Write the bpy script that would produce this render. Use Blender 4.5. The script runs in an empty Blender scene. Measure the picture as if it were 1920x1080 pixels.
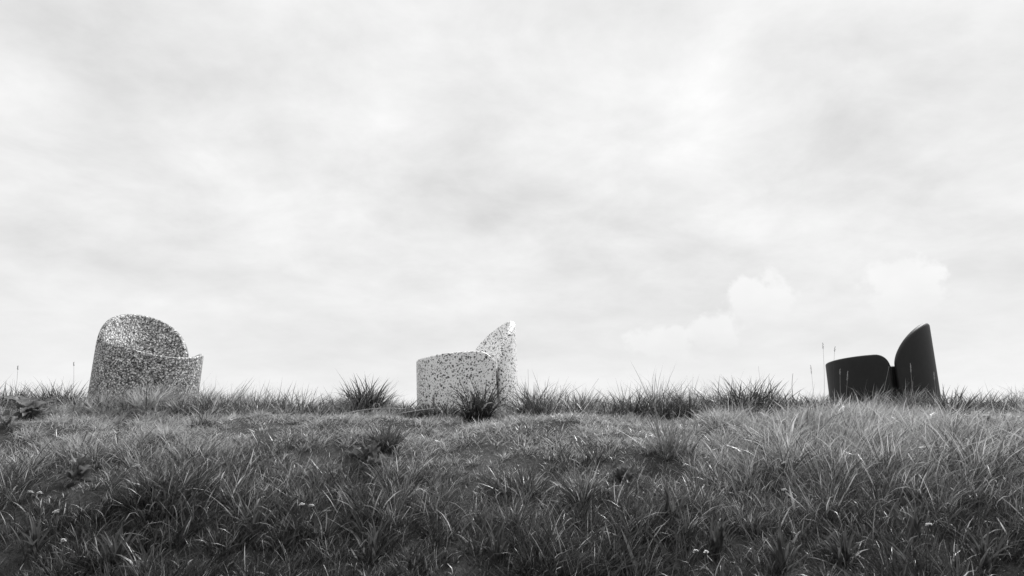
import bpy, math
import numpy as np
from mathutils import Vector

rng = np.random.default_rng(11)
R = math.radians
scene = bpy.context.scene
C = scene.collection

# ------------------------------------------------------------------ camera
F_PX, PITCH, CAM = 1300.0, R(13.0), Vector((0.0, 0.0, 1.30))
cam_d = bpy.data.cameras.new('camera')
cam_d.sensor_width = 36.0
cam_d.lens = 36.0 * F_PX / 1920.0
cam_d.clip_start, cam_d.clip_end = 0.05, 3000.0
cam = bpy.data.objects.new('camera', cam_d)
C.objects.link(cam)
cam.location = CAM
cam.rotation_euler = (R(90) + PITCH, 0, 0)
scene.camera = cam

def pix_dir(px, py):
    v = Vector(((px - 960) / F_PX, 1.0, (540 - py) / F_PX))
    c, s = math.cos(PITCH), math.sin(PITCH)
    return Vector((v.x, v.y * c - v.z * s, v.y * s + v.z * c)).normalized()

# ------------------------------------------------------------------ view
vs = scene.view_settings
vs.view_transform = 'Standard'
vs.look = 'None'
vs.exposure = 0.0
vs.gamma = 1.0
vs.use_curve_mapping = False

# ------------------------------------------------------------------ sky
SUN_EL, SUN_AZ = R(50), R(42)          # azimuth measured from +Y towards +X
world = bpy.data.worlds.new('World')
scene.world = world
world.use_nodes = True
nt = world.node_tree
nt.nodes.clear()

class NB:
    """tiny node builder"""
    def __init__(s, tree): s.t = tree
    def n(s, typ, **kw):
        nd = s.t.nodes.new(typ)
        for k, v in kw.items(): setattr(nd, k, v)
        return nd
    def l(s, a, b): s.t.links.new(a, b)
    def setin(s, sock, v):
        if hasattr(v, 'is_linked') or isinstance(v, bpy.types.NodeSocket): s.l(v, sock)
        else: sock.default_value = v
    def m(s, op, a, b=None, c=None, clamp=False):
        nd = s.n('ShaderNodeMath', operation=op, use_clamp=clamp)
        for i, v in enumerate((a, b, c)):
            if v is not None: s.setin(nd.inputs[i], v)
        return nd.outputs[0]
    def v(s, op, a, b=None):
        nd = s.n('ShaderNodeVectorMath', operation=op)
        s.setin(nd.inputs[0], a)
        if b is not None: s.setin(nd.inputs[1], b)
        return nd.outputs['Value'] if op in ('LENGTH', 'DISTANCE', 'DOT_PRODUCT') else nd.outputs[0]
    def noise(s, vec, scale, detail=4, rough=0.5, dist=0.0, dim='3D'):
        nd = s.n('ShaderNodeTexNoise', noise_dimensions=dim)
        s.setin(nd.inputs['Vector'], vec)
        nd.inputs['Scale'].default_value = scale
        nd.inputs['Detail'].default_value = detail
        nd.inputs['Roughness'].default_value = rough
        nd.inputs['Distortion'].default_value = dist
        return nd.outputs['Fac']
    def remap(s, val, a, b, c, d, smooth=False):
        nd = s.n('ShaderNodeMapRange', interpolation_type='SMOOTHSTEP' if smooth else 'LINEAR')
        s.setin(nd.inputs[0], val)
        for i, q in enumerate((a, b, c, d)): s.setin(nd.inputs[i + 1], q)
        return nd.outputs[0]

b = NB(nt)
tc = b.n('ShaderNodeTexCoord')
d = tc.outputs['Generated']
sep = b.n('ShaderNodeSeparateXYZ'); b.l(d, sep.inputs[0])
dz = b.m('MAXIMUM', sep.outputs[2], 0.0)
den = b.m('ADD', dz, 0.22)
comb = b.n('ShaderNodeCombineXYZ')
b.l(b.m('DIVIDE', sep.outputs[0], den), comb.inputs[0])
b.l(b.m('DIVIDE', sep.outputs[1], den), comb.inputs[1])
plane = comb.outputs[0]
p1 = b.v('ADD', plane, (8.2, 3.9, 0.0))
p2 = b.v('ADD', plane, (11.7, 2.2, 4.0))
n_big = b.noise(p1, 1.7, 5, 0.5, 0.1)
n_mid = b.noise(p2, 3.6, 8, 0.60, 0.2)
p3 = b.v('MULTIPLY', b.v('ADD', plane, (1.9, 31.0, 2.0)), (0.8, 1.5, 1.0))
n_low = b.noise(p3, 0.8, 3, 0.5, 0.0)
lay = b.m('ADD', b.m('MULTIPLY', b.m('SUBTRACT', n_big, 0.5), 0.44),
          b.m('MULTIPLY', b.m('SUBTRACT', n_mid, 0.5), 0.44))
lay = b.m('ADD', lay, b.m('MULTIPLY', b.m('SUBTRACT', n_low, 0.5), 0.10))
lay = b.m('MULTIPLY', lay, b.remap(dz, 0.08, 0.36, 0.35, 1.0, True))
# an overcast vault is brighter overhead than low down, with a thin bright strip of haze along the horizon
vault = b.m('ADD', b.m('ADD', 0.79, b.m('MULTIPLY', dz, 0.08)), b.m('MULTIPLY', b.m('POWER', dz, 3.0), 0.30))
vault = b.m('ADD', vault, b.remap(dz, 0.05, 0.17, 0.08, 0.0, True))
deck = b.m('MINIMUM', b.m('ADD', vault, lay), 1.3)
# heaped clouds low over the horizon
pn = b.noise(d, 20.0, 8, 0.58)
pn2 = b.noise(d, 5.0, 3, 0.5)
pn2b = b.noise(b.v('ADD', d, (4.0, 1.0, 0.03)), 16.0, 5, 0.5)
def cumulus(deck, px, py, rad, ztop, bright):
    c = pix_dir(px, py)
    off = b.v('SUBTRACT', d, tuple(c))
    off = b.v('MULTIPLY', off, (1.0, 1.0, ztop))
    dist = b.m('DIVIDE', b.v('LENGTH', off), rad)
    dist = b.m('ADD', dist, b.m('MULTIPLY', b.m('SUBTRACT', pn, 0.5), 2.0))
    dist = b.m('ADD', dist, b.m('MULTIPLY', b.m('SUBTRACT', pn2, 0.5), 0.8))
    mask = b.remap(dist, 0.70, 1.02, 1.0, 0.0, True)
    # the heaps dissolve into haze towards their bases
    mask = b.m('MULTIPLY', mask, b.remap(b.m('SUBTRACT', sep.outputs[2], c.z), -rad * 1.0, rad * .5, 0.0, 1.0, True))
    bright = b.m('ADD', bright + .005, b.m('MULTIPLY', b.m('SUBTRACT', pn2b, 0.45), 0.16))
    mx = b.n('ShaderNodeMix', data_type='FLOAT')
    b.l(b.m('MULTIPLY', mask, 0.9), mx.inputs[0]); b.l(deck, mx.inputs[2]); b.l(bright, mx.inputs[3])
    return mx.outputs[0]
for cx, cy, rd, zt, br in ((1425, 568, 0.041, 0.9, 0.915), (1340, 622, 0.045, 1.6, 0.89), (1695, 540, 0.048, 1.0, 0.915), (1240, 640, 0.05, 1.6, 0.88),
                           (-500, 600, 0.06, 1.2, 0.90), (2500, 610, 0.07, 1.3, 0.89)):
    deck = cumulus(deck, cx, cy, rd, zt, br)
# clear-sky light leaking through the cloud sheet, without colour
sky = b.n('ShaderNodeTexSky', sky_type='NISHITA', sun_disc=False)
sky.sun_elevation = SUN_EL
sky.sun_rotation = SUN_AZ
bw = b.n('ShaderNodeRGBToBW'); b.l(sky.outputs[0], bw.inputs[0])
leak = b.m('MINIMUM', b.m('MULTIPLY', bw.outputs[0], 0.004), 0.05)
tot = b.m('ADD', deck, leak)
crgb = b.n('ShaderNodeCombineColor')
for i in range(3): b.l(tot, crgb.inputs[i])
bg = b.n('ShaderNodeBackground'); b.l(crgb.outputs[0], bg.inputs[0]); bg.inputs[1].default_value = 1.0
wo = b.n('ShaderNodeOutputWorld'); b.l(bg.outputs[0], wo.inputs[0])

# ------------------------------------------------------------------ sun through cloud
sd = bpy.data.lights.new('sun', 'SUN')
sd.energy = 4.7
sd.angle = R(12)
sun = bpy.data.objects.new('sun', sd)
C.objects.link(sun)
sdir = Vector((math.sin(SUN_AZ) * math.cos(SUN_EL), math.cos(SUN_AZ) * math.cos(SUN_EL), math.sin(SUN_EL)))
sun.rotation_euler = sdir.to_track_quat('Z', 'Y').to_euler()
sun.location = (0, 0, 20)

# ------------------------------------------------------------------ helpers
def tag(o, label=None, cat=None, group=None, kind=None):
    if label: o['label'] = label
    if cat: o['category'] = cat
    if group: o['group'] = group
    if kind: o['kind'] = kind
    return o

def link(name, me, parent=None, loc=None):
    o = bpy.data.objects.new(name, me)
    C.objects.link(o)
    if parent is not None: o.parent = parent
    if loc is not None: o.location = loc
    return o

def thing(name, loc, label, cat, group=None, rot=(0, 0, 0)):
    o = link(name, None, None, loc)
    o.rotation_euler = rot
    o.empty_display_size = 0.1
    return tag(o, label, cat, group)

# value noise -----------------------------------------------------------
_tab = np.random.default_rng(5).random((256, 256))
def vnoise(x, y, sc, seed=0):
    x = np.asarray(x, float) * sc + seed * 17.31
    y = np.asarray(y, float) * sc + seed * 9.77
    xi = np.floor(x).astype(int); yi = np.floor(y).astype(int)
    fx = x - xi; fy = y - yi
    fx = fx * fx * (3 - 2 * fx); fy = fy * fy * (3 - 2 * fy)
    g = lambda i, j: _tab[i % 256, j % 256]
    return (g(xi, yi) * (1 - fx) + g(xi + 1, yi) * fx) * (1 - fy) + (g(xi, yi + 1) * (1 - fx) + g(xi + 1, yi + 1) * fx) * fy

PY = np.array([-600, -30, -4, 0, 1.0, 1.5, 2.0, 2.6, 3.0, 3.4, 3.8, 4.1, 4.35, 4.7, 5.2, 5.8, 6.5, 8, 12, 30, 600.])
PZ = np.array([-2.0, -.5, -.06, 0.0, .03, .16, .46, .84, 1.07, 1.25, 1.39, 1.455, 1.492, 1.525, 1.53, 1.49, 1.38, 1.0, .2, -1., -2.5])
# smooth the profile
_fy = np.concatenate([np.linspace(-600, -4, 60), np.arange(-3.95, 12, 0.05), np.linspace(12.1, 600, 120)])
_fz = np.interp(_fy, PY, PZ)
_k = np.exp(-0.5 * (np.arange(-8, 9) / 4.0) ** 2); _k /= _k.sum()
_sl = slice(62, 370)
_fz[_sl] = np.convolve(_fz, _k, 'same')[_sl]

def gz(x, y):
    x = np.asarray(x, float); y = np.asarray(y, float)
    near = np.exp(-(np.maximum(np.abs(x) - 8, 0) / 10) ** 2)
    z = np.interp(y, _fy, _fz)
    z = z + near * (0.10 * (vnoise(x, y, 1.3, 1) - .5) * np.clip((y - 0.8) / 1.0, 0, 1) * np.clip((4.6 - y) / 1.2, 0.12, 1)
                    + 0.095 * (vnoise(x, y, 3.8, 2) - .5) * np.clip((4.9 - y) / 1.0, 0.35, 1) + 0.014 * (vnoise(x, y, 11., 3) - .5))
    # the crest dips a little between chairs two and three and rises at the left end
    z = z + near * np.clip((y - 3.4) / 1.0, 0, 1) * (0.018 * np.cos((x + 2.9) * 1.1))
    return z

def gz1(x, y): return float(gz(np.array([x]), np.array([y]))[0])

def ground_hit(px, py):
    dr = pix_dir(px, py)
    t = np.arange(1.0, 7.0, 0.01)
    X = CAM.x + dr.x * t; Y = CAM.y + dr.y * t; Z = CAM.z + dr.z * t
    below = np.nonzero(Z < gz(X, Y))[0]
    i = below[0] if len(below) else len(t) - 1
    return float(X[i]), float(Y[i])

def at_depth(px, y):
    """x on the column of pixel px at ground distance y (near crest height)"""
    dr = pix_dir(px, 770)
    return dr.x / dr.y * y

# ------------------------------------------------------------------ materials
def new_mat(name):
    m = bpy.data.materials.new(name)
    m.use_nodes = True
    m.node_tree.nodes.clear()
    return m, NB(m.node_tree)

def grey(b_, val):
    c = b_.n('ShaderNodeCombineColor')
    for i in range(3): b_.l(val, c.inputs[i])
    return c.outputs[0]

def blade_mat(name, transl=0.36, rough=0.36, gain=1.0, spec=0.6):
    m, q = new_mat(name)
    at = q.n('ShaderNodeAttribute', attribute_name='shade')
    geo = q.n('ShaderNodeNewGeometry')
    nz = q.noise(geo.outputs['Position'], 45.0, 3, 0.6)
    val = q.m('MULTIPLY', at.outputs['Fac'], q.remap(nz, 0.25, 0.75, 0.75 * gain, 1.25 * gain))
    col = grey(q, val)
    pr = q.n('ShaderNodeBsdfPrincipled')
    q.l(col, pr.inputs['Base Color'])
    pr.inputs['Roughness'].default_value = rough
    pr.inputs['Specular IOR Level'].default_value = spec
    tr = q.n('ShaderNodeBsdfTranslucent')
    q.l(grey(q, q.m('MULTIPLY', val, 1.5)), tr.inputs[0])
    mx = q.n('ShaderNodeMixShader'); mx.inputs[0].default_value = transl
    q.l(pr.outputs[0], mx.inputs[1]); q.l(tr.outputs[0], mx.inputs[2])
    out = q.n('ShaderNodeOutputMaterial'); q.l(mx.outputs[0], out.inputs[0])
    return m

M_GRASS = blade_mat('grass_blades')
M_LEAF = blade_mat('broad_leaves', 0.42, 0.45, 1.0, 0.35)

def const_mat(name, v, rough=0.7):
    m, q = new_mat(name)
    geo = q.n('ShaderNodeNewGeometry')
    nz = q.noise(geo.outputs['Position'], 120.0, 3, 0.6)
    pr = q.n('ShaderNodeBsdfPrincipled')
    q.l(grey(q, q.remap(nz, .3, .7, v * .75, v * 1.2)), pr.inputs['Base Color'])
    pr.inputs['Roughness'].default_value = rough
    out = q.n('ShaderNodeOutputMaterial'); q.l(pr.outputs[0], out.inputs[0])
    return m

M_STRAW = const_mat('dry_straw', 0.34)
M_DARKSTEM = const_mat('dark_dead_stem', 0.05)
M_PETAL = const_mat('white_florets', 0.85, 0.8)

def soil_mat():
    m, q = new_mat('soil_and_thatch')
    geo = q.n('ShaderNodeNewGeometry')
    P = geo.outputs['Position']
    a = q.noise(P, 9.0, 6, 0.65); c = q.noise(P, 60.0, 4, 0.7)
    val = q.m('MULTIPLY', q.remap(a, .3, .7, .02, .055), q.remap(c, .3, .7, .6, 1.4))
    pr = q.n('ShaderNodeBsdfPrincipled')
    q.l(grey(q, val), pr.inputs['Base Color'])
    pr.inputs['Roughness'].default_value = 0.95
    bp = q.n('ShaderNodeBump'); bp.inputs['Strength'].default_value = 0.8; bp.inputs['Distance'].default_value = 0.02
    q.l(c, bp.inputs['Height']); q.l(bp.outputs[0], pr.inputs['Normal'])
    out = q.n('ShaderNodeOutputMaterial'); q.l(pr.outputs[0], out.inputs[0])
    return m

def chips(q, P, scale, seed):
    """random grey per irregular chip + distance to chip centre"""
    wob = q.n('ShaderNodeTexNoise'); q.l(P, wob.inputs['Vector']); wob.inputs['Scale'].default_value = scale * 1.7; wob.inputs['Detail'].default_value = 3
    w = q.v('ADD', P, q.v('MULTIPLY', q.v('SUBTRACT', wob.outputs['Color'], (.5, .5, .5)), (1.3 / scale,) * 3))
    w = q.v('ADD', w, (seed * 3.7, seed * 1.3, seed * 5.1))
    vo = q.n('ShaderNodeTexVoronoi'); vo.inputs['Scale'].default_value = scale; q.l(w, vo.inputs['Vector'])
    s = q.n('ShaderNodeSeparateColor'); q.l(vo.outputs['Color'], s.inputs[0])
    return s.outputs[0], s.outputs[1], vo.outputs['Distance']

def finish_stone(q, val, rough, P, bump=0.15):
    st = q.noise(q.v('MULTIPLY', P, (9.0, 9.0, 1.6)), 1.0, 5, .6)          # rain streaks and dust
    val = q.m('MULTIPLY', val, q.remap(st, .38, .68, 1.0, .90))
    pr = q.n('ShaderNodeBsdfPrincipled')
    q.l(grey(q, val), pr.inputs['Base Color'])
    pr.inputs['Roughness'].default_value = rough
    pr.inputs['Specular IOR Level'].default_value = 0.35
    bp = q.n('ShaderNodeBump'); bp.inputs['Strength'].default_value = bump; bp.inputs['Distance'].default_value = 0.002
    q.l(q.noise(P, 260.0, 3, .6), bp.inputs['Height']); q.l(bp.outputs[0], pr.inputs['Normal'])
    out = q.n('ShaderNodeOutputMaterial'); q.l(pr.outputs[0], out.inputs[0])
    return pr

def dark_terrazzo():
    m, q = new_mat('dark_granite_terrazzo')
    P = q.n('ShaderNodeTexCoord').outputs['Object']
    r1, r2, d1 = chips(q, P, 138.0, 1)
    s1, s2, e1 = chips(q, P, 165.0, 2)
    ramp = q.n('ShaderNodeValToRGB'); q.l(r1, ramp.inputs[0])
    cr = ramp.color_ramp; cr.interpolation = 'CONSTANT'
    cr.elements[0].position = 0; cr.elements[0].color = (.025,) * 3 + (1,)
    cr.elements[1].position = .34; cr.elements[1].color = (.11,) * 3 + (1,)
    for p_, v_ in ((.54, .30), (.72, .58), (.86, .85)):
        e = cr.elements.new(p_); e.color = (v_,) * 3 + (1,)
    small = q.remap(s1, 0, 1, .03, .45)
    mx = q.n('ShaderNodeMix', data_type='FLOAT')
    q.l(q.m('GREATER_THAN', r2, 0.72), mx.inputs[0])
    sp = q.n('ShaderNodeSeparateColor'); q.l(ramp.outputs[0], sp.inputs[0])
    q.l(sp.outputs[0], mx.inputs[2]); q.l(small, mx.inputs[3])
    finish_stone(q, mx.outputs[0], 0.55, P)
    return m

def white_terrazzo():
    m, q = new_mat('white_speckled_terrazzo')
    P = q.n('ShaderNodeTexCoord').outputs['Object']
    r1, r2, d1 = chips(q, P, 76.0, 3)
    s1, s2, e1 = chips(q, P, 125.0, 4)
    base = q.remap(q.noise(P, 30, 4, .6), .3, .7, .86, .93)
    big = q.m('MULTIPLY', q.m('GREATER_THAN', r1, 0.22), q.m('LESS_THAN', d1, q.m('MULTIPLY', r2, 0.60)))
    sml = q.m('MULTIPLY', q.m('GREATER_THAN', s1, 0.30), q.m('LESS_THAN', e1, q.m('MULTIPLY', s2, 0.56)))
    v = base
    for mask, tone in ((sml, q.remap(s2, 0, 1, .35, .12)), (big, q.remap(r2, 0, 1, .25, .02))):
        mx = q.n('ShaderNodeMix', data_type='FLOAT')
        q.l(mask, mx.inputs[0]); q.l(v, mx.inputs[2]); q.l(tone, mx.inputs[3]); v = mx.outputs[0]
    finish_stone(q, v, 0.5, P)
    return m

def black_shell():
    m, q = new_mat('matt_black_shell')
    P = q.n('ShaderNodeTexCoord').outputs['Object']
    pr = finish_stone(q, q.remap(q.noise(P, 20, 5, .6), .3, .7, .008, .012), 0.58, P, 0.3)
    return m

# ------------------------------------------------------------------ ground
def grid_mesh(name, xs, ys, mat):
    X, Y = np.meshgrid(xs, ys)
    Z = gz(X, Y)
    nx, ny = len(xs), len(ys)
    V = np.stack([X, Y, Z], -1).reshape(-1, 3)
    i = (np.arange(ny - 1)[:, None] * nx + np.arange(nx - 1)[None]).ravel()
    Fq = np.stack([i, i + 1, i + 1 + nx, i + nx], 1)
    me = bpy.data.meshes.new(name)
    me.vertices.add(len(V)); me.vertices.foreach_set('co', V.ravel())
    me.loops.add(Fq.size); me.loops.foreach_set('vertex_index', Fq.ravel())
    me.polygons.add(len(Fq)); me.polygons.foreach_set('loop_start', np.arange(len(Fq)) * 4)
    me.polygons.foreach_set('use_smooth', np.ones(len(Fq), bool))
    me.update(calc_edges=True)
    me.materials.append(mat)
    return me

ax = np.unique(np.concatenate([-np.geomspace(8, 600, 24), np.arange(-8, 8.01, .05), np.geomspace(8, 600, 24)]))
ay = np.unique(np.concatenate([-np.geomspace(3, 600, 18), np.arange(-3, 9.01, .05), np.geomspace(9, 600, 24)]))
M_SOIL = soil_mat()
tag(link('ground', grid_mesh('ground', ax, ay, M_SOIL)), 'dark soil of the grassy bank rising to the crest', kind='structure')

# ------------------------------------------------------------------ chairs
CH_R = 0.355
def chair_meshes(tag_, mat, hf, hb, saddle, arch, corner, T=0.046):
    A = R(107)
    ri = CH_R - 0.085
    w = 0.042 / CH_R
    ph = np.concatenate([np.linspace(0, A - .26, 60, endpoint=False), np.linspace(A - .26, A - w, 12, endpoint=False),
                         A - w + w * np.sin(np.linspace(0, math.pi / 2, 16)), np.linspace(A + .02, math.pi, 26)])
    ph = np.concatenate([-ph[::-1][:-1], ph[1:]]) if False else np.concatenate([-ph[::-1][:-1], ph])
    ph = ph[:-1]                                          # -pi and pi coincide
    a = np.abs(ph)
    t = np.clip((a - (A - w)) / w, 0, 1)
    rho = CH_R - (CH_R - ri) * (1 - np.sqrt(1 - t * t))
    e = corner / CH_R
    te = np.clip((a - (A - e)) / (e - .3 * w), 0, 1)
    top = hf + saddle * np.sin(np.minimum(a, R(82))) ** 2 - (.035 + .5 * corner) * (.45 * te ** 2 + .55 * (1 - np.sqrt(1 - te ** 2 * .98)))
    r = 0.0135
    rings = []
    dirs = np.stack([np.sin(ph), -np.cos(ph)], 1)          # front faces -Y
    def ring(rr, z): return np.column_stack([dirs * rr[:, None], z])
    rings.append(ring(rho - .012, np.zeros_like(rho) - .03))
    for f in np.linspace(0, 1, 9)[:]:
        rings.append(ring(rho, f * (top - r) + (1 - f) * 0.004))
    for k in np.linspace(15, 90, 6):
        rings.append(ring(rho - r * (1 - math.cos(R(k))), top - r + r * math.sin(R(k))))
    inner = rho - r
    zc = hf - 0.035
    for s_ in (.97, .9, .8, .65, .45, .25, .08):
        q = 1 - s_
        zz = zc + (top - zc) * (s_ ** 2.2) - 0.012 * (1 - abs(2 * s_ - 1))
        rings.append(ring(inner * s_, zz))
    N = len(ph)
    V = np.concatenate(rings + [np.array([[0, 0, zc]])])
    F = []
    for k in range(len(rings) - 1):
        for i in range(N):
            j = (i + 1) % N
            F.append((k * N + i, k * N + j, (k + 1) * N + j, (k + 1) * N + i))
    k = len(rings) - 1
    for i in range(N): F.append((k * N + i, k * N + (i + 1) % N, len(V) - 1))
    F.append(tuple(range(N))[::-1])
    me = bpy.data.meshes.new('seat_drum_' + tag_); me.from_pydata(V.tolist(), [], F)
    for p in me.polygons: p.use_smooth = True
    me.materials.append(mat)
    # ---- back shell
    B = R(70.6)
    th = np.linspace(-math.pi / 2, math.pi / 2, 97)
    psi = B * np.sin(th)
    ze = hf + saddle - 0.085
    Z = ze + (hb - ze) * np.abs(np.cos(th)) ** arch
    arc = (B - np.abs(psi)) * CH_R
    tt = np.clip(arc / (T / 2), 0, 1)
    half = np.maximum(T / 2 * np.sqrt(1 - (1 - tt) ** 2), 0.0008)
    mid = CH_R - T / 2
    prof = []                                              # (side factor, height mode)
    cols = []
    for i in range(len(th)):
        dx, dy = math.sin(psi[i]), math.cos(psi[i])
        h = half[i]; zt = Z[i]
        col = []
        zr = zt - h
        thick = lambda z_: min(.085, max(0.0, .24 * (zr - max(z_, hf - .05)))) * tt[i] * min(1.0, arc[i] / .06)
        for f in np.linspace(0, 1, 12): col.append((mid + h, -.03 + f * (zr + .03)))
        for k in np.linspace(15, 165, 11): col.append((mid + h * math.cos(R(k)), zr + h * math.sin(R(k))))
        for f in np.linspace(0, 1, 12): col.append((mid - h - thick(zr - f * (zr + .03)), zr - f * (zr + .03)))
        cols.append([(dx * p, dy * p, z) for p, z in col])
    n = len(cols[0])
    V = [v for c_ in cols for v in c_]
    F = []
    for i in range(len(cols) - 1):
        for k in range(n):
            k2 = (k + 1) % n
            F.append((i * n + k, (i + 1) * n + k, (i + 1) * n + k2, i * n + k2))
    F.append(tuple(range(n))); F.append(tuple((len(cols) - 1) * n + k for k in range(n))[::-1])
    mb = bpy.data.meshes.new('backrest_' + tag_); mb.from_pydata(V, [], F)
    for p in mb.polygons: p.use_smooth = True
    mb.materials.append(mat)
    return me, mb

def chair(px, y, az_back, lean, hf, hb, saddle, arch, corner, mat, tag_, label, sc=1.0, dz=0.0):
    """az_back: where the back's middle sits, in degrees turned right from 'towards the camera'"""
    x = at_depth(px, y)
    z = gz1(x, y) - 0.02 + dz
    view = math.atan2(x, y)
    # local +Y (back) should point at azimuth az_back from the near point
    ang = math.atan2(-y, -x) + R(az_back)                  # counter-clockwise = to the right when seen from outside
    t = thing('armchair', (x, y, z), label, 'armchair', 'armchairs along the crest')
    from mathutils import Matrix
    rot = Matrix.Rotation(R(lean), 4, 'Y') @ Matrix.Rotation(ang - math.pi / 2, 4, 'Z')
    t.rotation_euler = rot.to_euler()
    t.scale = (sc, sc, sc)
    sd_, bk = chair_meshes(tag_, mat, hf, hb, saddle, arch, corner)
    link('seat_drum', sd_, t); link('backrest', bk, t)
    return t, x, y

CHAIRS = []
CHAIRS.append(chair(267, 5.05, -160, 1.5, 0.405, 0.775, .08, 1.0, .12, dark_terrazzo(), 'dark',
      'round armchair of dark grey granite speckle, its open front towards the bank'))
CHAIRS.append(chair(879, 4.90, 110, -2.6, 0.42, 0.70, .012, 1.15, .15, white_terrazzo(), 'white',
      'round white armchair with scattered black specks, standing between the other two'))
CHAIRS.append(chair(1660, 5.05, 87, -1.2, 0.385, 0.625, .012, 1.2, .10, black_shell(), 'black',
      'round plain matt black armchair in the tall grass'))

# ------------------------------------------------------------------ blades
def blade_arrays(base, L, W, az, lean0, curl, twist, shade, seg=4, prof=None):
    N = len(L)
    if prof is None: prof = np.interp(np.linspace(0, 1, seg + 1), [0, .15, .45, .75, 1], [.75, 1, .9, .6, 0])
    s = np.linspace(0, 1, seg + 1)
    th = lean0[:, None] + curl[:, None] * (s[None] ** 1.35)
    thm = .5 * (th[:, 1:] + th[:, :-1])
    st = (L / seg)[:, None]
    hor = np.concatenate([np.zeros((N, 1)), np.cumsum(np.sin(thm) * st, 1)], 1)
    ver = np.concatenate([np.zeros((N, 1)), np.cumsum(np.cos(thm) * st, 1)], 1)
    ca, sa = np.cos(az), np.sin(az)
    # sideways wander so blades are not planar
    side = (twist * 0.06 * L)[:, None] * np.sin(s[None] * 2.4)
    px = base[:, 0:1] + hor * ca[:, None] - side * sa[:, None]
    py = base[:, 1:2] + hor * sa[:, None] + side * ca[:, None]
    pz = base[:, 2:3] + ver
    wd = az[:, None] + math.pi / 2 + twist[:, None] * (0.4 + .9 * s[None])
    hw = (W[:, None] * prof[None]) * .5
    ox, oy = np.cos(wd) * hw, np.sin(wd) * hw
    tilt = np.sin(twist)[:, None] * hw * .6
    Lf = np.stack([px - ox, py - oy, pz - tilt], -1)
    Rt = np.stack([px + ox, py + oy, pz + tilt], -1)
    nv = 2 * seg + 1
    V = np.empty((N, nv, 3))
    V[:, 0:2 * seg:2] = Lf[:, :seg]; V[:, 1:2 * seg:2] = Rt[:, :seg]
    V[:, 2 * seg] = np.stack([px[:, -1], py[:, -1], pz[:, -1]], -1)
    tri = []
    loops = []; starts = []; c = 0
    for k in range(seg - 1):
        loops += [2 * k, 2 * k + 1, 2 * k + 3, 2 * k + 2]; starts.append(c); c += 4
    loops += [2 * seg - 2, 2 * seg - 1, 2 * seg]; starts.append(c); c += 3
    off = (np.arange(N) * nv)[:, None]
    LI = (off + np.array(loops)[None]).ravel()
    LS = ((np.arange(N) * c)[:, None] + np.array(starts)[None]).ravel()
    # blades darkened at the base, shade put into the colour; paler towards dry tips
    tone = np.interp(np.linspace(0, 1, seg + 1), [0, .3, 1], [.8, 1, 1.15])
    sv = np.empty((N, nv)); sv[:, 0:2 * seg:2] = shade[:, None] * tone[:seg]; sv[:, 1:2 * seg:2] = shade[:, None] * tone[:seg]; sv[:, -1] = shade * tone[-1]
    return V.reshape(-1, 3), LI, LS, sv.ravel()

def blade_mesh(name, parts, mat):
    me = bpy.data.meshes.new(name)
    Vs, LIs, LSs, Ss = [], [], [], []
    vo = lo = 0
    for V, LI, LS, S in parts:
        Vs.append(V); LIs.append(LI + vo); LSs.append(LS + lo); Ss.append(S)
        vo += len(V); lo += len(LI)
    V = np.concatenate(Vs); LI = np.concatenate(LIs); LS = np.concatenate(LSs); S = np.concatenate(Ss)
    me.vertices.add(len(V)); me.vertices.foreach_set('co', V.astype(np.float32).ravel())
    me.loops.add(len(LI)); me.loops.foreach_set('vertex_index', LI.astype(np.int32))
    me.polygons.add(len(LS)); me.polygons.foreach_set('loop_start', LS.astype(np.int32))
    me.polygons.foreach_set('use_smooth', np.ones(len(LS), bool))
    me.update(calc_edges=True)
    at = me.attributes.new('shade', 'FLOAT', 'POINT'); at.data.foreach_set('value', S.astype(np.float32))
    me.materials.append(mat)
    return me

def shade_of(n, mean, dry_p, sig=.32):
    s = mean * np.exp(rng.normal(0, sig, n))
    dry = rng.random(n) < dry_p
    s[dry] = rng.uniform(.2, .42, dry.sum())
    return np.clip(s, .02, .5)

def inside_chair(x, y, pad=-0.02):
    m = np.zeros(len(x), bool)
    for _, cx, cy in CHAIRS: m |= (x - cx) ** 2 + (y - cy) ** 2 < (CH_R + pad) ** 2
    return m

# places where broad-leaved plants keep the grass short: x, y, radius, factor
DOCKS = [(58, 792), (14, 800), (904, 793), (1862, 818), (1805, 795)]
STRAPS = [(1345, 1045), (1470, 1075), (1590, 1068), (1720, 1020), (1255, 985), (1850, 1070), (215, 1070), (480, 1005), (60, 1050), (930, 1060), (700, 1050)]
CLEAR = [ground_hit(*p) + (.17, .5) for p in DOCKS] + [ground_hit(*p) + (.08, .85) for p in STRAPS] + [ground_hit(*p) + (.13, .35) for p in ((1170, 915), (690, 872), (150, 905))]

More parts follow.
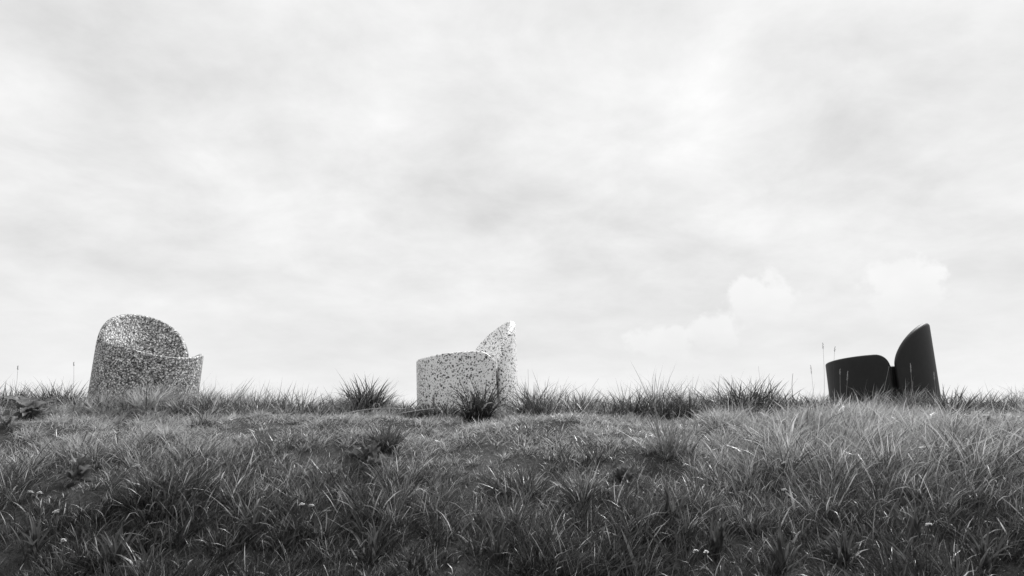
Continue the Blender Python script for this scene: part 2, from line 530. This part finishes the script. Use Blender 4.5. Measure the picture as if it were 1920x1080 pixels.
def region(x, y):
    """length, dryness, lean spread, darkness across the bank"""
    big = vnoise(x, y, .9, 7)
    fine = vnoise(x, y, 2.6, 8)
    L = np.interp(y, [1.8, 2.6, 3.1, 3.45, 3.7, 4.2, 4.33, 4.5, 4.8, 6], [.112, .10, .082, .055, .04, .04, .10, .115, .09, .06])
    L = L * (0.45 + 1.1 * fine) * np.where(y > 4.3, .5 + 1.1 * vnoise(x, y, 7.0, 21), 1.0)
    dry = np.interp(y, [2.2, 2.9, 3.3, 3.7, 4.3, 4.5], [.015, .06, .22, .56, .56, .12])
    # the long pale grass in front of the black chair
    pale = np.clip((x - .65 - .9 * (big - .5) - .10 * (y - 3)) / .8, 0, 1) * np.clip((y - 2.95) / .4, 0, 1) * np.clip((4.7 - y) / .3, 0, 1)
    L = L * (1 - pale) + pale * (.085 + .10 * fine) * np.interp(y, [3.5, 3.8, 4.25], [1.3, .9, .4])
    dry = dry * (1 - pale) + pale * (.30 + .25 * big)
    # pale patch on the left flank
    left = np.clip((-x - 1.3) / .8, 0, 1) * np.clip((y - 3.0) / .4, 0, 1) * np.clip((4.4 - y) / .3, 0, 1)
    L = L * (1 + .4 * left); dry = dry + .12 * left
    for cx, cy, cr, cf in CLEAR:
        k = np.exp(-(((x - cx) ** 2 + ((y - cy + .05) * .8) ** 2) / cr ** 2) ** 2)
        L = L * (1 - k * (1 - cf))
    return L, dry, pale

def blades_for(x, y, cx, cy, rad, seg=4, tl=1.0, ts=1.0):
    """blades at x,y belonging to tufts centred at cx,cy"""
    n = len(x)
    L, dry, pale = region(x, y)
    out = np.arctan2(y - cy, x - cx)
    dd = np.clip(np.hypot(x - cx, y - cy) / rad, 0, 1.5)
    wind = (vnoise(x, y, 1.1, 12) - .5) * 5 + rng.normal(0, .9, n)
    az = np.where(rng.random(n) < .62, out + rng.normal(0, .7, n), wind)
    Lr = L * tl * np.clip(rng.lognormal(-.05, .30, n), .4, 1.45)
    flat = np.interp(y, [1, 3.2, 3.7, 4.25, 4.45], [0.1, .15, .6, .6, .05]) * (1 - pale)
    lean = np.abs(rng.normal(.15, .28, n)) + dd * .22 + flat * rng.uniform(.2, 1.2, n)
    curl = np.abs(rng.normal(.55, .55, n)) + .5 * pale * rng.random(n) + (rng.random(n) < .12) * rng.uniform(.6, 1.6, n)
    W = rng.lognormal(math.log(.0027), .42, n) * np.interp(y, [2.4, 3.0, 3.5], [1.2, 1.0, .85]) * np.interp(Lr, [.05, .25], [.75, 1.25])
    sh = np.where(rng.random(n) < dry, rng.uniform(.24, .55, n), np.interp(y, [2.3, 2.9, 3.5, 4.0], [.026, .052, .12, .16]) * np.exp(rng.normal(0, .60, n)) * (1 + .6 * pale) * ts)  # green blades darken towards the foot of the bank, shade put into their colour
    z = gz(x, y) - .006
    return blade_arrays(np.stack([x, y, z], 1), Lr, W, az, lean, curl, rng.normal(0, .8, n), np.clip(sh, .02, .45), seg)

def halfw(y): return .76 * y + .6

parts = []
# tufts
nT = 10200
ty = rng.uniform(2.0, 5.5, nT)
tx = rng.uniform(-1, 1, nT) * halfw(5.5)
keep = np.abs(tx) < halfw(ty)
tx, ty = tx[keep], ty[keep]
tr = rng.uniform(.016, .062, len(tx))
cnt = np.maximum(6, (rng.lognormal(math.log(47), .6, len(tx)) * np.interp(ty, [2, 4.5, 5, 6], [1, 1.2, .55, .35]))).astype(int)
idx = np.repeat(np.arange(len(tx)), cnt)
ang = rng.random(len(idx)) * 2 * math.pi
rad = tr[idx] * np.sqrt(rng.random(len(idx)))
gx = tx[idx] + np.cos(ang) * rad; gy = ty[idx] + np.sin(ang) * rad
ok = ~inside_chair(gx, gy)
gx, gy, idx = gx[ok], gy[ok], idx[ok]
t_len = np.clip(rng.lognormal(0, .34, len(tx)), .4, 1.5); t_sh = rng.lognormal(0, .38, len(tx))
near_b = ty[idx] < 3.2                                   # nearer blades get one bend more
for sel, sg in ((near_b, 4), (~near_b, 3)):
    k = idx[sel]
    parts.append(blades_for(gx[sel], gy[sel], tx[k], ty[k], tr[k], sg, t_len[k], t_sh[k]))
# a lower, even sward between them
nS = 75000
sy = rng.uniform(2.0, 5.3, nS); sx = rng.uniform(-1, 1, nS) * halfw(sy)
ok = ~inside_chair(sx, sy); sx, sy = sx[ok], sy[ok]
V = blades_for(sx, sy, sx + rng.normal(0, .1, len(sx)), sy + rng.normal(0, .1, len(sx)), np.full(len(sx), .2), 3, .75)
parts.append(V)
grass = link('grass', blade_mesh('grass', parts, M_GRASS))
tag(grass, 'thick uncut grass covering the whole bank and crest', 'grass', kind='stuff')

# ------------------------------------------------------------------ tussocks standing out of the sward
def tussock(x, y, h, spread, n, shade, label, W=.0045, dry=.04, lean=.12, curl=.75, group='grass tussocks'):
    z = gz1(x, y) - .01
    t_az = rng.random(n) * 2 * math.pi
    r_ = spread * .35 * np.sqrt(rng.random(n))
    bx, by = np.cos(t_az) * r_, np.sin(t_az) * r_
    bz = gz(x + bx, y + by) - .008 - z
    Ls = h * np.clip(rng.normal(.78, .27, n), .2, 1.15)
    fold = rng.random(n) < .2
    bx = bx * rng.uniform(.8, 1.6) + (rng.random(n) < .35) * rng.normal(0, spread * .35); by = by + (rng.random(n) < .3) * rng.normal(0, .03)
    bz = gz(x + bx, y + by) - .008 - z
    az = t_az + rng.normal(0, 1.15, n) + rng.normal(0, .4)
    ln = np.abs(rng.normal(lean, .22, n)) + r_ / max(spread * .35, 1e-4) * .42 * min(1.6, spread / h)
    cu = np.abs(rng.normal(curl, .35, n)) * (.3 + 1.0 * rng.random(n)) + fold * rng.uniform(.8, 1.8, n)
    sh = shade_of(n, shade, dry)
    a = blade_arrays(np.stack([bx, by, bz], 1), Ls, W * rng.lognormal(0, .25, n), az, ln, cu, rng.normal(0, .6, n), sh, 5)
    o = link('grass_tussock', blade_mesh('grass_tussock', [a], M_GRASS), None, (x, y, z))
    return tag(o, label, 'grass tussock', group)

CREST = [  # px, distance, height, spread, blades, shade, label, blade width
    (20, 4.50, .20, .22, 260, .075, 'low grass tussock beyond the broad-leaved dock, away from the speckled grey chair', .004),
    (112, 4.62, .24, .34, 520, .055, 'big bushy tussock between the dock plant and the granite-speckled chair', .004),
    (196, 4.42, .15, .22, 300, .055, 'short tussock against the foot of the granite-speckled chair, on its dock side', .004),
    (268, 4.42, .13, .22, 300, .06, 'short dense tussock before the middle of the granite-speckled chair', .004),
    (352, 4.42, .15, .20, 280, .06, 'short tussock at the granite-speckled chair, on the side facing the white chair', .004),
    (400, 4.45, .18, .24, 330, .06, 'first tussock beside the granite-speckled chair towards the white chair', .0042),
    (480, 4.47, .18, .28, 360, .065, 'fine-leaved tussock second from the granite-speckled chair towards the white one', .0038),
    (553, 4.48, .22, .24, 330, .07, 'pale upright tussock halfway between the granite-speckled and the white chair', .0038),
    (620, 4.45, .13, .24, 260, .055, 'low dark tussock just beside the tall broad-bladed one on the crest', .004),
    (690, 4.50, .25, .20, 300, .05, 'tall dark tussock of broad arching blades between speckled grey and white chairs', .0078),
    (762, 4.45, .14, .22, 240, .055, 'low tussock between the tall broad-bladed tussock and the white chair', .0045),
    (806, 4.40, .14, .18, 220, .05, 'short dark tussock at the foot of the white chair on its seat side', .006),
    (900, 4.34, .27, .13, 300, .04, 'large dark spiky tussock in front of the white speckled chair', .0062),
    (1003, 4.42, .25, .26, 400, .062, 'tall fine tussock rising next to the backrest of the white chair', .0042),
    (1082, 4.45, .20, .24, 320, .065, 'second tussock from the backrest of the white chair', .0042),
    (1135, 4.44, .14, .20, 220, .06, 'low tussock in a gap of the crest past the second one from the white chair', .004),
    (1182, 4.46, .22, .22, 300, .06, 'slender-bladed tussock about midway between the white and the black chair', .0046),
    (1240, 4.44, .17, .22, 260, .055, 'low dense tussock between two taller ones near mid-crest', .0042),
    (1292, 4.46, .22, .26, 380, .055, 'spiky upright tussock on the white-chair side of the large dark one', .0046),
    (1345, 4.44, .14, .20, 200, .065, 'low sparse tussock right beside the large dark one by the black chair', .004),
    (1412, 4.46, .26, .28, 520, .045, 'large dark upright tussock on the white-chair side of the black chair', .0045),
    (1480, 4.48, .18, .30, 420, .04, 'matted dark tussock of curling blades under the bent dead stalk', .006),
    (1530, 4.47, .17, .26, 320, .045, 'curling tussock beside the seat of the black chair', .006),
    (1782, 4.50, .19, .26, 320, .07, 'tussock against the backrest side of the black chair', .005),
    (1840, 4.62, .17, .26, 260, .07, 'fine tussock rising behind the pale broad-leaved dock', .004),
    (1905, 4.50, .18, .26, 260, .07, 'grass tussock at the far end of the crest past the pale dock', .004),
]
for px, y, h, sp, n, sh, lab, wd in CREST:
    big_c = .95 if wd > .0058 else .6
    y = y - .06; h = h * 1.03; sh = sh * .85; n = int(n * 1.15)
    tussock(at_depth(px, y), y, h, sp, n, sh, lab, wd, .03, curl=big_c, group='tussocks along the crest')

BANK = [
    (727, 842, .17, .16, 260, .055, 'round spiky tussock alone on the mown strip below the white chair', .0042),
    (505, 858, .14, .26, 320, .05, 'wide dark tussock on the bank below the tall broad-bladed crest tussock', .004),
    (375, 802, .10, .12, 120, .06, 'tiny tussock on the mown strip before the granite-speckled chair', .004),
    (985, 820, .10, .14, 160, .05, 'small dark tussock on the mown strip below the backrest of the white chair', .004),
    (1250, 850, .26, .14, 110, .15, 'tall pale sparse tuft of long blades on the slope at mid-bank', .006),
    (1105, 866, .13, .16, 160, .045, 'small dark tussock on the slope below the low gap in the crest', .0042),
    (985, 930, .16, .22, 260, .045, 'dark arching tussock on the bank below the white chair', .0055),
    (330, 950, .20, .22, 260, .06, 'arching tussock of broad blades next to the white flower on the bank', .0062),
    (660, 900, .14, .26, 260, .045, 'soft dark tussock on the lower bank below the round spiky one', .004),
    (1180, 930, .16, .24, 280, .04, 'deep dark tussock in the hollow of the lower bank', .0045),
]
for px, py, h, sp, n, sh, lab, wd in BANK:
    x, y = ground_hit(px, py)
    tussock(x, y, h, sp, n, sh, lab, wd, .05, curl=.8, group='tussocks on the bank')

# ------------------------------------------------------------------ broad leaves
def leaf_mesh(name, L, W, bend0, bend, wave, shade, seed, petiole=.15, tipp=1.0):
    r_ = np.random.default_rng(seed)
    nl, nw = 14, 7
    V = []; S = []
    th = bend0; hx = hz = 0.0
    for i in range(nl + 1):
        s = i / nl
        if i:
            th = bend0 + bend * s ** 1.3
            hx += math.sin(th) * L / nl; hz += math.cos(th) * L / nl
        u = max(0.0, (s - petiole) / (1 - petiole))
        w = .07 * W + W * (math.sin(math.pi * min(1, u ** .75)) ** .85 if 0 < u < 1 else 0) * (1 - .15 * u)
        if i == nl: w = .01 * W
        for j in range(nw):
            v = j / (nw - 1) * 2 - 1
            cup = .22 * abs(v) * w + wave * w * math.sin(s * 19 + seed + (2.1 if v > 0 else 0)) * v * v + r_.normal(0, .015) * w
            px_, pz_ = hx - math.cos(th) * cup, hz + math.sin(th) * cup
            V.append((px_, v * w * .5, pz_))
            S.append(shade * (1.35 if j == nw // 2 else 1.0) * (1 + .12 * r_.normal()))
    F = [(i * nw + j, i * nw + j + 1, (i + 1) * nw + j + 1, (i + 1) * nw + j) for i in range(nl) for j in range(nw - 1)]
    me = bpy.data.meshes.new(name); me.from_pydata(V, [], F)
    for p in me.polygons: p.use_smooth = True
    at = me.attributes.new('shade', 'FLOAT', 'POINT'); at.data.foreach_set('value', np.array(S, np.float32))
    me.materials.append(M_LEAF)
    return me

def rosette(name, px, py_or_y, hit, meshes, n, label, cat, group, sc=1.0, tilt=.25):
    if hit: x, y = ground_hit(px, py_or_y)
    else: y = py_or_y; x = at_depth(px, y)
    t = thing(name, (x, y, gz1(x, y) - .005), label, cat, group)
    for i in range(n):
        o = link('leaf', meshes[i % len(meshes)], t)
        o.rotation_euler = (rng.normal(0, .12), rng.normal(0, tilt), i * 2.399 + rng.normal(0, .3))
        k = sc * rng.uniform(.7, 1.12); o.scale = (k, k, k)
        o.location = (rng.normal(0, .012), rng.normal(0, .012), 0)
    return t

dark_dock = [leaf_mesh('dock_leaf', .17, .058, .3 + .2 * k, 1.1 + .25 * k, .22, .16, k + 1) for k in range(4)]
pale_dock = [leaf_mesh('pale_dock_leaf', .15, .062, .3 + .22 * k, .9 + .3 * k, .26, .30, k + 11) for k in range(4)]
rosette('dock_plant', 58, 790, True, dark_dock, 24, 'dark dock plant with crinkled leaves by the bushy tussock at the crest', 'dock plant', 'dock plants', 1.25)
rosette('dock_plant', 14, 800, True, dark_dock, 9, 'small dock plant at the very end of the bank beyond the larger dark dock', 'dock plant', 'dock plants', .7)
rosette('dock_plant', 904, 793, True, dark_dock, 7, 'small dock plant at the foot of the dark spiky tussock', 'dock plant', 'dock plants', .6)
rosette('dock_plant', 1862, 812, True, pale_dock, 30, 'large pale dock plant with broad ragged leaves past the black chair', 'dock plant', 'dock plants', 1.25)
rosette('dock_plant', 1805, 795, True, pale_dock, 14, 'smaller pale dock plant between the large dock and the black chair', 'dock plant', 'dock plants', .7)

ribbon = [leaf_mesh('plantain_leaf', .17, .0145, .08 + .1 * k, .35 + .2 * k, .05, .062, k + 31, .05) for k in range(4)]
for px, py, n, lab in [
    (1345, 1045, 11, 'clump of upright strap leaves in the dark grass beside the small white floret cluster'),
    (1470, 1075, 10, 'clump of strap leaves at the dark foot of the bank below the black chair'),
    (1590, 1068, 11, 'dense clump of strap leaves at the foot of the bank under the bent straw'),
    (1720, 1020, 12, 'broad strap-leaved clump next to the white floret on the pale-grass side'),
    (1255, 985, 8, 'sparse strap-leaved clump on the slope below the tall pale tuft'),
    (1850, 1070, 8, 'strap-leaved clump at the foot of the bank below the pale dock'),
    (215, 1070, 10, 'strap-leaved clump at the foot of the bank below the dark dock'),
    (480, 1005, 9, 'strap-leaved clump below the twin-headed white flower'),
    (60, 1050, 9, 'strap-leaved clump at the foot of the bank below the lone small white flower'),
    (930, 1060, 8, 'strap-leaved clump at the foot of the bank below the white chair'),
    (700, 1050, 8, 'strap-leaved clump at the foot of the bank below the round spiky tussock'),
]:
    rosette('strap_leaf_clump', px, py, True, ribbon, n + 9, lab, 'plant', 'strap-leaved clumps at the foot of the bank', 1.0, .22)

# feathery weed patches: small lobed leaves
herb = [leaf_mesh('herb_leaf', .10, .034, .3 + .2 * k, .6 + .2 * k, .3, .10, k + 51, .2) for k in range(3)]
for px, py, n, lab in [
    (1170, 915, 22, 'leafy dark herb in the hollow of the lower bank'),
    (690, 872, 14, 'leafy herb beside the round spiky tussock'),
    (150, 905, 12, 'leafy herb under the pale grass below the dark dock'),
]:
    rosette('leafy_herb', px, py, True, herb, n, lab, 'plant', 'leafy herbs on the bank', 1.3, .35)

# ------------------------------------------------------------------ stalks and flowers
def tube(path, rad, sides=5):
    path = [Vector(p) for p in path]
    V, F = [], []
    for i, p in enumerate(path):
        tg = (path[min(i + 1, len(path) - 1)] - path[max(i - 1, 0)]).normalized()
        u = tg.orthogonal().normalized(); w = tg.cross(u)
        r_ = rad[i] if hasattr(rad, '__len__') else rad
        for k in range(sides):
            a = 2 * math.pi * k / sides
            V.append(tuple(p + (u * math.cos(a) + w * math.sin(a)) * r_))
    for i in range(len(path) - 1):
        for k in range(sides):
            k2 = (k + 1) % sides
            F.append((i * sides + k, i * sides + k2, (i + 1) * sides + k2, (i + 1) * sides + k))
    F.append(tuple(range(sides))[::-1]); F.append(tuple((len(path) - 1) * sides + k for k in range(sides)))
    return V, F

def mesh_of(name, V, F, mat, smooth=True):
    me = bpy.data.meshes.new(name); me.from_pydata(V, [], F)
    for p in me.polygons: p.use_smooth = smooth
    me.materials.append(mat)
    return me

def stalk(px0, py0, px1, py1, y, label, head=.05, mat=None, bow=.01, rr=.0011, headr=.0032):
    """stalk rooted below pixel 0, tip at pixel 1, in the plane at distance y"""
    mat = mat or M_STRAW
    if y is None: y = ground_hit(px0, py0)[1]
    d0, d1 = pix_dir(px0, py0), pix_dir(px1, py1)
    a = CAM + d0 * (y / d0.y); e = CAM + d1 * ((y + .02) / d1.y)
    a.z = gz1(a.x, a.y) - .01
    t = thing('seed_stalk' if head else 'dead_stalk', tuple(a), label, 'grass stalk', 'stalks standing above the grass')
    v = e - a
    sidev = Vector((v.z, 0, -v.x)).normalized()
    L = v.length
    pts = [v * s + sidev * (2.2 * bow * math.sin(math.pi * s) + 1.2 * bow * s * s) + Vector((0, .01 * math.sin(3 * s), 0)) for s in np.linspace(0, 1, 9)]
    link('stem', mesh_of('stem', *tube(pts, [rr * (1.2 - .6 * i / 8) * .85 for i in range(9)]), mat), t)
    if head:
        # overlapping spikelets up the last stretch
        VV, FF = [], []
        k = max(6, int(head / .005))
        up = (pts[-1] - pts[-2]).normalized()
        ox = up.orthogonal().normalized(); oy = up.cross(ox)
        for i in range(k):
            s = i / (k - 1)
            p = pts[-1] - up * head * (1 - s)
            a_ = i * 2.4
            o_ = (ox * math.cos(a_) + oy * math.sin(a_))
            w = headr * (1 - .6 * abs(s - .35))
            q0 = p + o_ * .0006; q1 = p + o_ * w + up * .006; q2 = p + o_ * w * .7 + up * .011
            vv, ff = tube([q0, (q0 + q1) / 2 + o_ * w * .3, q1, q2], [.0004, .0014, .0013, .0003], 4)
            n0 = len(VV); VV += vv; FF += [tuple(n0 + j for j in f) for f in ff]
        link('seed_head', mesh_of('seed_head', VV, FF, mat), t)
    return t

SK = [
    (1540, 740, 1541, 645, 4.46, 'tallest thin stalk with a small seed head beside the black chair', .035, M_DARKSTEM, .006),
    (1562, 735, 1567, 652, 4.44, 'thin stalk crossing the outer edge of the black chair', .03, M_DARKSTEM, -.004),
    (1578, 745, 1588, 698, 4.36, 'short pale seed stalk against the seat side of the black chair', .055, M_STRAW, .004),
    (1571, 745, 1574, 694, 4.38, 'slim pale flowering stalk against the edge of the black chair', .03, M_STRAW, .003),
    (1523, 735, 1519, 687, 4.45, 'pale beaded seed stalk standing between the bent dead stalk and the black chair', .05, M_STRAW, .004),
    (1641, 748, 1666, 686, 4.36, 'slanting straw leaning across the seat of the black chair', .0, M_STRAW, .004),
    (1718, 735, 1709, 684, 4.36, 'pale seed stalk before the backrest of the black chair', .05, M_STRAW, -.004),
    (1752, 745, 1750, 700, 4.40, 'short seed stalk by the outer edge of the black backrest', .045, M_STRAW, .004),
    (1498, 742, 1491, 700, 4.46, 'thick bent dead stalk with a hooked tip near the black chair', .0, M_DARKSTEM, -.012),
    (1062, 745, 1122, 709, 4.44, 'long dead stalk slanting over the crest past the white chair', .0, M_DARKSTEM, .002),
    (988, 740, 989, 692, 4.42, 'single tall blade-like stalk beside the backrest of the white chair', .0, M_DARKSTEM, .003),
    (1432, 740, 1422, 686, 4.50, 'faint slanting stalk over the large dark tussock', .0, M_STRAW, .0),
    (136, 735, 137, 681, 4.60, 'lone fine stalk beside the granite-speckled chair', .02, M_DARKSTEM, .003),
    (24, 740, 32, 688, 4.50, 'thin stalk at the very end of the crest beyond the dock', .02, M_DARKSTEM, .003),
    (625, 800, 624, 757, 4.20, 'short upright straw on the mown strip between speckled grey and white chairs', .0, M_STRAW, .0),
    (833, 1040, 831, 962, None, 'upright straw low on the bank below the white chair', .02, M_STRAW, .006),
    (1188, 962, 1192, 902, None, 'beaded dry stalk over the dark hollow of the lower bank', .06, M_STRAW, .006),
    (140, 800, 152, 740, 4.20, 'pale straw leaning before the granite-speckled chair on its dock side', .0, M_STRAW, .004),
]
for a in SK: 
    s_ = stalk(*a[:5], a[5], a[6], a[7], a[8], rr=.0022 if 'thick' in a[5] else .0011)

def straw(px0, py0, px1, py1, label, lift=.06):
    x0, y0 = ground_hit(px0, py0); 
    x1, y1 = ground_hit(px1, py1)
    a = Vector((x0, y0, gz1(x0, y0) + lift * .6)); e = Vector((x1, y1, gz1(x1, y1) + lift))
    n = 9
    pts = []
    for s in np.linspace(0, 1, n):
        p = a.lerp(e, s); p.z += .015 * math.sin(math.pi * s)
        pts.append(p - a)
    o = link('fallen_straw', mesh_of('fallen_straw', *tube(pts, .0014), M_STRAW), None, tuple(a))
    return tag(o, label, 'straw', 'dry straws lying in the grass')
for q in [(640, 789, 760, 787, 'long dry straw lying along the crest between speckled grey and white chairs'),
          (745, 789, 868, 784, 'dry straw lying towards the foot of the white chair'),
          (352, 812, 372, 828, 'short thick straw on the mown strip before the granite-speckled chair'),
          (386, 852, 414, 836, 'pale broken straw lying near the wide dark tussock'),
          (1095, 815, 1130, 855, 'dry straw slanting over the mown strip below the crest gap'),
          (1075, 832, 1098, 858, 'short straw next to the slanting one below the crest gap'),
          (138, 862, 172, 892, 'bent straw on the slope before the dark dock'),
          (1655, 940, 1668, 922, 'short bright straw in the pale grass below the black chair'),
          (1520, 985, 1595, 968, 'long straw lying low over the strap leaves'),
          (1070, 918, 1118, 940, 'broad dry straw above the dark hollow of the bank')]:
    straw(*q)

def flower(px, py, label, w=.026, heads=1, up=.19):
    """flat white umbel; pixel marks the head"""
    dr = pix_dir(px, py)
    # the head stands 'up' above the ground it grows from
    tt = np.arange(1.2, 6, .01)
    hgt = CAM.z + dr.z * tt - gz(CAM.x + dr.x * tt, CAM.y + dr.y * tt)
    i = np.nonzero(hgt < up)[0][0]
    top = CAM + dr * float(tt[i])
    base = Vector((top.x + rng.normal(0, .015), top.y + .02, 0)); base.z = gz1(base.x, base.y) - .005
    t = thing('yarrow_flower', tuple(base), label, 'flower', 'white flowers scattered over the bank')
    v = top - base
    for h_ in range(heads):
        tip = v + Vector((.022 * (h_ - (heads - 1) / 2) * 1.6, 0, -.004 * h_))
        pts = [tip * s + Vector((.006 * math.sin(3 * s), 0, 0)) for s in np.linspace(0, 1, 6)]
        link('stem', mesh_of('stem', *tube(pts, .0011), M_DARKSTEM), t)
        VV, FF, PV, PF = [], [], [], []
        for k in range(26):
            if rng.random() < .3: continue
            a_ = k * 2.399; r_ = w * .5 * math.sqrt(k / 26)
            c0 = tip + Vector((math.cos(a_) * r_, math.sin(a_) * r_, -.006 * (r_ / (w * .5)) ** 2 + rng.normal(0, .0022)))
            # floret: five-petalled little dish
            for p_ in range(5):
                b0 = p_ * 2 * math.pi / 5 + a_
                n0 = len(VV); rr = .0038
                VV += [tuple(c0), tuple(c0 + Vector((math.cos(b0 - .55) * rr, math.sin(b0 - .55) * rr, .0012))),
                       tuple(c0 + Vector((math.cos(b0) * rr * 1.25, math.sin(b0) * rr * 1.25, .0006))),
                       tuple(c0 + Vector((math.cos(b0 + .55) * rr, math.sin(b0 + .55) * rr, .0012)))]
                FF.append((n0, n0 + 1, n0 + 2, n0 + 3))
            vv, ff = tube([tip - Vector((0, 0, .018)), c0], .0004, 3)
            n0 = len(PV); PV += vv; PF += [tuple(n0 + j for j in f) for f in ff]
        head = link('flower_head', mesh_of('flower_head', VV, FF, M_PETAL, False), t)
        link('flower_stalks', mesh_of('flower_stalks', PV, PF, M_DARKSTEM), head)
    return t

for q in [(258, 872, 'flat white flower head on the slope below the granite-speckled chair', .036),
          (106, 958, 'small white flower head low on the bank below the dark dock', .02),
          (575, 944, 'ragged pair of white flower heads on the lower bank', .018, 2),
          (66, 921, 'sparse pale pair of flower heads on the slope below the dark dock', .018, 2),
          (1470, 867, 'small white flower head in front of the pale grass', .018),
          (1470, 917, 'small white flower head just beneath the other one before the pale grass', .016),
          (1741, 981, 'white flower head among strap leaves below the black chair', .02),
          (1314, 1031, 'small pair of white florets at the dark foot of the bank', .014, 2),
          (1036, 837, 'tiny white flower on the mown strip below the crest gap', .016),
          (119, 1012, 'white floret at the foot of the bank below the small white flower head', .014)]:
    flower(*q)
